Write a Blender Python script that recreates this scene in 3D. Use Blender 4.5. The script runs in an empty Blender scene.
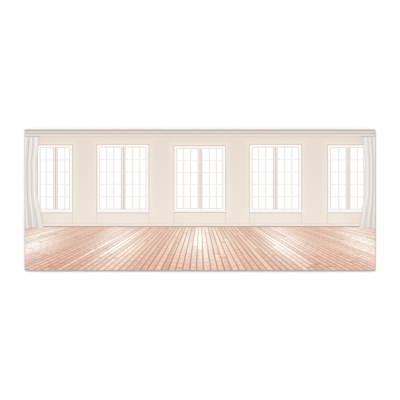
import bpy, math, random, bmesh
from mathutils import Vector
sc = bpy.context.scene
sc.view_settings.view_transform = 'Standard'
sc.view_settings.look = 'None'
random.seed(4)

K = 1.235         # light level on the print (albedo -> displayed value)
CAM_D = 3.0
HZ = 1.5
FRONT = 0.016     # distance of the print face from the wall
S = (CAM_D-FRONT)/CAM_D/280.0   # metres per unit of artwork
def PX(x): return (x-200)*S
def PZ(y): return HZ+(200-y)*S
def lin(c):
    c = c/255.0
    return c/12.92 if c <= 0.04045 else ((c+0.055)/1.055)**2.4
def alb(rgb): return tuple(min(0.95, lin(v)/K) for v in rgb)

# ---------------------------------------------------------------- materials
def mat_plain(name, col, rough=0.6, noise=0.0, spec=0.2):
    m = bpy.data.materials.new(name); m.use_nodes = True
    nt = m.node_tree; b = nt.nodes['Principled BSDF']
    b.inputs['Roughness'].default_value = rough
    b.inputs['Specular IOR Level'].default_value = spec
    tc = nt.nodes.new('ShaderNodeTexCoord'); n = nt.nodes.new('ShaderNodeTexNoise')
    n.inputs['Scale'].default_value = 30
    nt.links.new(tc.outputs['Object'], n.inputs['Vector'])
    r = nt.nodes.new('ShaderNodeValToRGB')
    r.color_ramp.elements[0].color = (*[c*(1-noise) for c in col], 1)
    r.color_ramp.elements[1].color = (*col, 1)
    nt.links.new(n.outputs['Fac'], r.inputs['Fac'])
    nt.links.new(r.outputs['Color'], b.inputs['Base Color'])
    return m

def mat_ink(name):
    m = bpy.data.materials.new(name); m.use_nodes = True
    nt = m.node_tree; b = nt.nodes['Principled BSDF']
    b.inputs['Roughness'].default_value = 0.5
    b.inputs['Specular IOR Level'].default_value = 0.0
    a = nt.nodes.new('ShaderNodeAttribute'); a.attribute_name = 'ink'
    nt.links.new(a.outputs['Color'], b.inputs['Base Color'])
    return m
INK = mat_ink('printed_ink')

def mat_planks():
    m = bpy.data.materials.new('printed_floorboards'); m.use_nodes = True
    nt = m.node_tree; L = nt.links; b = nt.nodes['Principled BSDF']
    b.inputs['Roughness'].default_value = 0.5
    b.inputs['Specular IOR Level'].default_value = 0.0
    ink = nt.nodes.new('ShaderNodeAttribute'); ink.attribute_name = 'ink'
    uv = nt.nodes.new('ShaderNodeAttribute'); uv.attribute_name = 'pic'   # x, y of artwork
    sep = nt.nodes.new('ShaderNodeSeparateXYZ'); L.new(uv.outputs['Vector'], sep.inputs[0])
    def M(op, a, c=None, d=None):
        n = nt.nodes.new('ShaderNodeMath'); n.operation = op
        for i, v in enumerate((a, c, d)):
            if v is None: continue
            if isinstance(v, (int, float)): n.inputs[i].default_value = v
            else: L.new(v, n.inputs[i])
        return n.outputs[0]
    dy = M('SUBTRACT', sep.outputs[1], 192.0)
    u = M('DIVIDE', M('SUBTRACT', sep.outputs[0], 200.0), dy)   # across boards
    v = M('DIVIDE', 80.0, dy)                                    # along boards
    us = M('ADD', M('MULTIPLY', u, 11.0), 0.5)
    cell = M('FLOOR', us)
    fr = M('FRACT', us)
    gap = M('MINIMUM', fr, M('SUBTRACT', 1.0, fr))
    seam = M('LESS_THAN', gap, 0.12)
    wn = nt.nodes.new('ShaderNodeTexWhiteNoise'); wn.noise_dimensions = '1D'; L.new(cell, wn.inputs['W'])
    rnd = wn.outputs['Value']
    vs = M('ADD', M('MULTIPLY', v, 0.8), M('MULTIPLY', rnd, 5.0))
    seg = M('FLOOR', vs); fv = M('FRACT', vs)
    butt = M('LESS_THAN', fv, 0.012)
    # small nail heads / knots, staggered board by board
    vj = M('FRACT', M('ADD', M('MULTIPLY', v, 15.0), M('MULTIPLY', rnd, 7.3)))
    dot = M('MULTIPLY', M('LESS_THAN', vj, 0.24), M('GREATER_THAN', gap, 0.33))
    wn2 = nt.nodes.new('ShaderNodeTexWhiteNoise'); wn2.noise_dimensions = '2D'
    cb = nt.nodes.new('ShaderNodeCombineXYZ'); L.new(cell, cb.inputs[0]); L.new(seg, cb.inputs[1])
    L.new(cb.outputs[0], wn2.inputs['Vector'])
    tone = wn2.outputs['Value']
    gr = nt.nodes.new('ShaderNodeTexNoise'); gr.inputs['Scale'].default_value = 1.0; gr.inputs['Detail'].default_value = 4
    cb2 = nt.nodes.new('ShaderNodeCombineXYZ'); L.new(M('MULTIPLY', us, 2.5), cb2.inputs[0]); L.new(M('MULTIPLY', v, 2.5), cb2.inputs[1])
    L.new(cb2.outputs[0], gr.inputs['Vector'])
    f = M('ADD', 0.89, M('MULTIPLY', tone, 0.26))
    f = M('ADD', f, M('MULTIPLY', M('SUBTRACT', gr.outputs['Fac'], 0.5), 0.6))
    dark = M('MAXIMUM', M('MULTIPLY', seam, 0.43), M('MULTIPLY', butt, 0.35))
    dark = M('MAXIMUM', dark, M('MULTIPLY', dot, 0.22))
    f = M('MULTIPLY', f, M('SUBTRACT', 1.0, dark))
    sc_ = nt.nodes.new('ShaderNodeSeparateColor'); L.new(ink.outputs['Color'], sc_.inputs[0])
    cc = nt.nodes.new('ShaderNodeCombineColor')
    for i, g in enumerate((0.78, 1.12, 1.15)):
        L.new(M('MINIMUM', M('MULTIPLY', sc_.outputs[i], M('POWER', f, g)), 0.95), cc.inputs[i])
    L.new(cc.outputs[0], b.inputs['Base Color'])
    return m
PLANKS = mat_planks()

# ---------------------------------------------------------------- print root
root = bpy.data.objects.new('panoramic_wall_print', None)
sc.collection.objects.link(root)

def mesh_obj(name, verts, faces, mats, cols=None, pics=None, parent=root):
    me = bpy.data.meshes.new(name); me.from_pydata(verts, [], faces)
    for m in mats: me.materials.append(m)
    if cols:
        a = me.color_attributes.new('ink', 'FLOAT_COLOR', 'POINT')
        a.data.foreach_set('color', [c for col in cols for c in (*col, 1.0)])
    if pics:
        a = me.attributes.new('pic', 'FLOAT_VECTOR', 'POINT')
        a.data.foreach_set('vector', [c for p in pics for c in p])
    me.update()
    o = bpy.data.objects.new(name, me); sc.collection.objects.link(o)
    if parent: o.parent = parent
    return o

def ly(layer): return -FRONT - 0.00012*layer

class Art:
    """flat printed area: coloured quads / grids in artwork units"""
    def __init__(s): s.v=[]; s.f=[]; s.c=[]; s.p=[]
    def grid(s, x0, y0, x1, y1, nx, ny, colf, layer, warp=None):
        b = len(s.v)
        for j in range(ny+1):
            for i in range(nx+1):
                x = x0+(x1-x0)*i/nx; y = y0+(y1-y0)*j/ny
                X, Y = warp(i/nx, j/ny) if warp else (x, y)
                s.v.append((PX(X), ly(layer), PZ(Y)))
                s.p.append((X, Y, 0))
                s.c.append(alb(colf(X, Y) if not warp else colf(i/nx, j/ny)))
        for j in range(ny):
            for i in range(nx):
                a = b+j*(nx+1)+i
                s.f.append((a, a+nx+1, a+nx+2, a+1))
    def rect(s, x0, y0, x1, y1, col, layer):
        s.grid(x0, y0, x1, y1, 1, 1, lambda x, y: col, layer)
    def make(s, name, mat=INK): return mesh_obj(name, s.v, s.f, [mat], s.c, s.p)

def mix(a, b, t):
    t = max(0, min(1, t)); return tuple(a[i]+(b[i]-a[i])*t for i in range(3))

L_, R_, T_, B_ = 25, 375, 130, 270
WIN = [(37.0, 73, 144.5, 212, 55.5), (96.5, 149.3, 144, 212, 123.2), (173.5, 226, 145.5, 211.5, 200),
       (249, 302, 144, 212, 275.2), (327.2, 367, 144.5, 212, 348)]

# printed wall
def wallcol(x, y):
    c = mix((229, 217, 206), (234, 224, 214), (y-135)/70)
    c = mix(c, (240, 231, 223), max(0, (y-205)/18)*0.5)
    g = 0.0
    for w in WIN:
        dx = max(w[0]-x, 0, x-w[1]); dy = max(w[2]-y, 0, y-w[3])
        g += math.exp(-(math.hypot(dx, dy)/4.0))
    c = mix(c, (251, 246, 240), 0.4*g)
    edge = abs(x-200)/175
    return mix(c, (220, 208, 199), max(0, edge-0.8)*2.0)
a = Art(); a.grid(L_, T_, R_, 228, 350, 98, wallcol, 1); a.make('printed_wall')

# cornice
a = Art()
a.rect(L_, 130, R_, 131.0, (188, 175, 165), 2)
a.rect(L_, 131.0, R_, 133.0, (225, 215, 206), 2)
a.rect(L_, 133.0, R_, 134.4, (203, 190, 180), 2)
a.rect(L_, 134.4, R_, 135.6, (239, 231, 224), 2)
a.rect(L_, 135.6, R_, 136.3, (216, 204, 195), 2)
a.make('printed_cornice')

# windows
def window(n, x0, x1, y0, y1, cx):
    a = Art()
    line = (209, 196, 185); sash = (221, 212, 204); mun = (232, 228, 225)
    a.rect(x0, y0, x1, y1, line, 3)
    a.rect(x0+0.8, y0+0.8, x1-0.8, y1-0.8, (253, 250, 247), 4)
    a.rect(x0+2.9, y0+2.7, x1-2.9, y1-2.6, sash, 5)
    for (l, r) in ((x0+3.6, cx-2.3), (cx+2.3, x1-3.6)):
        if r-l < 6: continue
        a.rect(l, y0+3.4, r, y1-3.2, (255, 255, 255), 6)
        full = (x1-x0 if x1-x0 > 45 else 52)/2-5
        pw = full/3
        base = cx-2.3-full if l < cx-3 else cx+2.3
        for k in (1, 2):
            xm = base+pw*k
            if l+1 < xm < r-1: a.rect(xm-0.5, y0+3.4, xm+0.5, y1-3.2, mun, 7)
        for k in range(1, 5):
            ym = y0+3.1+(y1-y0-6.1)*k/5
            a.rect(l, ym-0.4, r, ym+0.4, (240, 237, 235), 8)
    a.rect(cx-1.5, y0+2.6, cx+1.3, y1-2.4, (247, 243, 239), 9)
    a.rect(cx-0.4, y0+2.6, cx+0.5, y1-2.4, (204, 193, 184), 10)
    a.rect(x0-0.8, y1-0.8, x1+0.8, y1+0.4, (249, 245, 241), 9)
    a.rect(x0-0.8, y1+0.4, x1+0.8, y1+1.1, (213, 201, 191), 9)
    a.rect(x0+0.2, y1+1.1, x0+0.8, 223.5, (222, 210, 200), 3)
    a.rect(x1-0.8, y1+1.1, x1-0.2, 223.5, (222, 210, 200), 3)
    a.make('printed_window_%d' % n)
for i, w in enumerate(WIN): window(i+1, w[0], w[1], w[2], w[3], w[4])

# baseboard
a = Art()
a.rect(L_, 223.6, R_, 224.1, (224, 213, 204), 4)
a.rect(L_, 224.1, R_, 226.0, (241, 233, 226), 4)
a.rect(L_, 226.0, R_, 227.2, (196, 166, 148), 4)
a.make('printed_baseboard')

# floor
def floorcol(x, y):
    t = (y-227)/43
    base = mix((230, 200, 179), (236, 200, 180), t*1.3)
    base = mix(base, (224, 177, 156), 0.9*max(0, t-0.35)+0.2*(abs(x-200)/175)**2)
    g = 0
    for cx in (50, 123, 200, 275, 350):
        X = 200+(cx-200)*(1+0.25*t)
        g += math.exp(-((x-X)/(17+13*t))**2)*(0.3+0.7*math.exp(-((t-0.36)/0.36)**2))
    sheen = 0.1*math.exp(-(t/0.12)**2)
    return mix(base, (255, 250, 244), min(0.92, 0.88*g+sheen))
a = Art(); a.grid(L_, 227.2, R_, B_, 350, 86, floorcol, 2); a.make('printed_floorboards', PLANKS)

# curtains (outline flares towards the hem)
def curtain(name, side):
    def warp(u, v):
        Y = 137+v*(228.0-137)
        wdt = 13.5-1.5*math.sin(v*3.1)+18*max(0, v-0.5)**1.6+0.4*math.sin(v*17)
        if side < 0: return (L_+wdt*u, Y+(0.6*math.sin(u*9) if v > 0.99 else 0))
        return (R_-(wdt*0.85)*u, Y)
    def col(u, v):
        s = 0.5+0.5*math.sin(u*17+1.3*math.sin(v*4)+0.8*v)
        s2 = 0.5+0.5*math.sin(u*41+v*3)
        k = 0.6*s+0.4*s2
        c = mix((202, 194, 188), (247, 244, 241), k)
        c = mix(c, (249, 246, 243), 0.5*max(0, u-0.4)*1.6)
        return mix(c, (212, 201, 193), 0.3*max(0, v-0.7)/0.3)
    a = Art(); a.grid(0, 0, 1, 1, 48, 60, col, 11, warp); a.make(name)
curtain('printed_curtain_left', -1)
curtain('printed_curtain_right', 1)
a = Art(); a.rect(L_, 136.4, 40, 137.1, (208, 197, 188), 12); a.rect(361, 136.4, R_, 137.1, (208, 197, 188), 12); a.make('printed_curtain_rod')

# ---------------------------------------------------------------- physical panel
def box(name, x0, x1, y0, y1, z0, z1, mat, bev=0.0, parent=None):
    me = bpy.data.meshes.new(name); bm = bmesh.new()
    bmesh.ops.create_cube(bm, size=1)
    for v in bm.verts:
        v.co = Vector(((x0+x1)/2+v.co.x*(x1-x0), (y0+y1)/2+v.co.y*(y1-y0), (z0+z1)/2+v.co.z*(z1-z0)))
    if bev: bmesh.ops.bevel(bm, geom=bm.edges[:], offset=bev, segments=2, affect='EDGES')
    bm.to_mesh(me); bm.free(); me.materials.append(mat)
    o = bpy.data.objects.new(name, me); sc.collection.objects.link(o)
    if parent: o.parent = parent
    return o
edge = mat_plain('acrylic_edge', (0.38, 0.36, 0.34), 0.3)
e = 0.0018
box('panel', PX(L_)-e, PX(R_)+e, -FRONT, -FRONT+0.005, PZ(B_)-e, PZ(T_)+e, edge, 0.0005, root)
sp = mat_plain('spacer_plastic', (0.75, 0.75, 0.75))
for i, (x, y) in enumerate(((60, 155), (340, 155), (60, 245), (340, 245))):
    box('spacer_%d' % (i+1), PX(x)-0.03, PX(x)+0.03, -FRONT+0.005, 0.0, PZ(y)-0.02, PZ(y)+0.02, sp, 0, root)

# ---------------------------------------------------------------- room
wallm = mat_plain('white_wall_paint', (0.88, 0.88, 0.88), 0.8, 0.01, 0.0)
floorm = mat_plain('pale_floor', (0.8, 0.79, 0.77), 0.5, 0.08)
trimm = mat_plain('white_trim', (0.9, 0.9, 0.9), 0.4)
box('wall_back', -4, 4, 0, 0.12, 0, 3.2, wallm)
box('floor', -4, 4, -5, 0.12, -0.1, 0, floorm)
box('baseboard_back', -4, 4, -0.015, 0, 0, 0.1, trimm, 0.003)

# ---------------------------------------------------------------- light
w = bpy.data.worlds.new('sky'); sc.world = w; w.use_nodes = True
w.node_tree.nodes['Background'].inputs[0].default_value = (1, 1, 1, 1)
w.node_tree.nodes['Background'].inputs[1].default_value = 0.80
sd = bpy.data.lights.new('sun', 'SUN'); sd.energy = 1.55; sd.angle = math.radians(12)
so = bpy.data.objects.new('sun', sd); sc.collection.objects.link(so)
so.rotation_euler = Vector((0.28, 1.0, -0.38)).to_track_quat('-Z', 'Y').to_euler()
so.location = (-1, -3, 3)

cd = bpy.data.cameras.new('camera'); cam = bpy.data.objects.new('camera', cd); sc.collection.objects.link(cam)
cam.location = (0, -CAM_D, HZ); cam.rotation_euler = (math.pi/2, 0, 0)
cd.sensor_width = 36; cd.lens = 36*CAM_D/(400/280.0)
sc.camera = cam
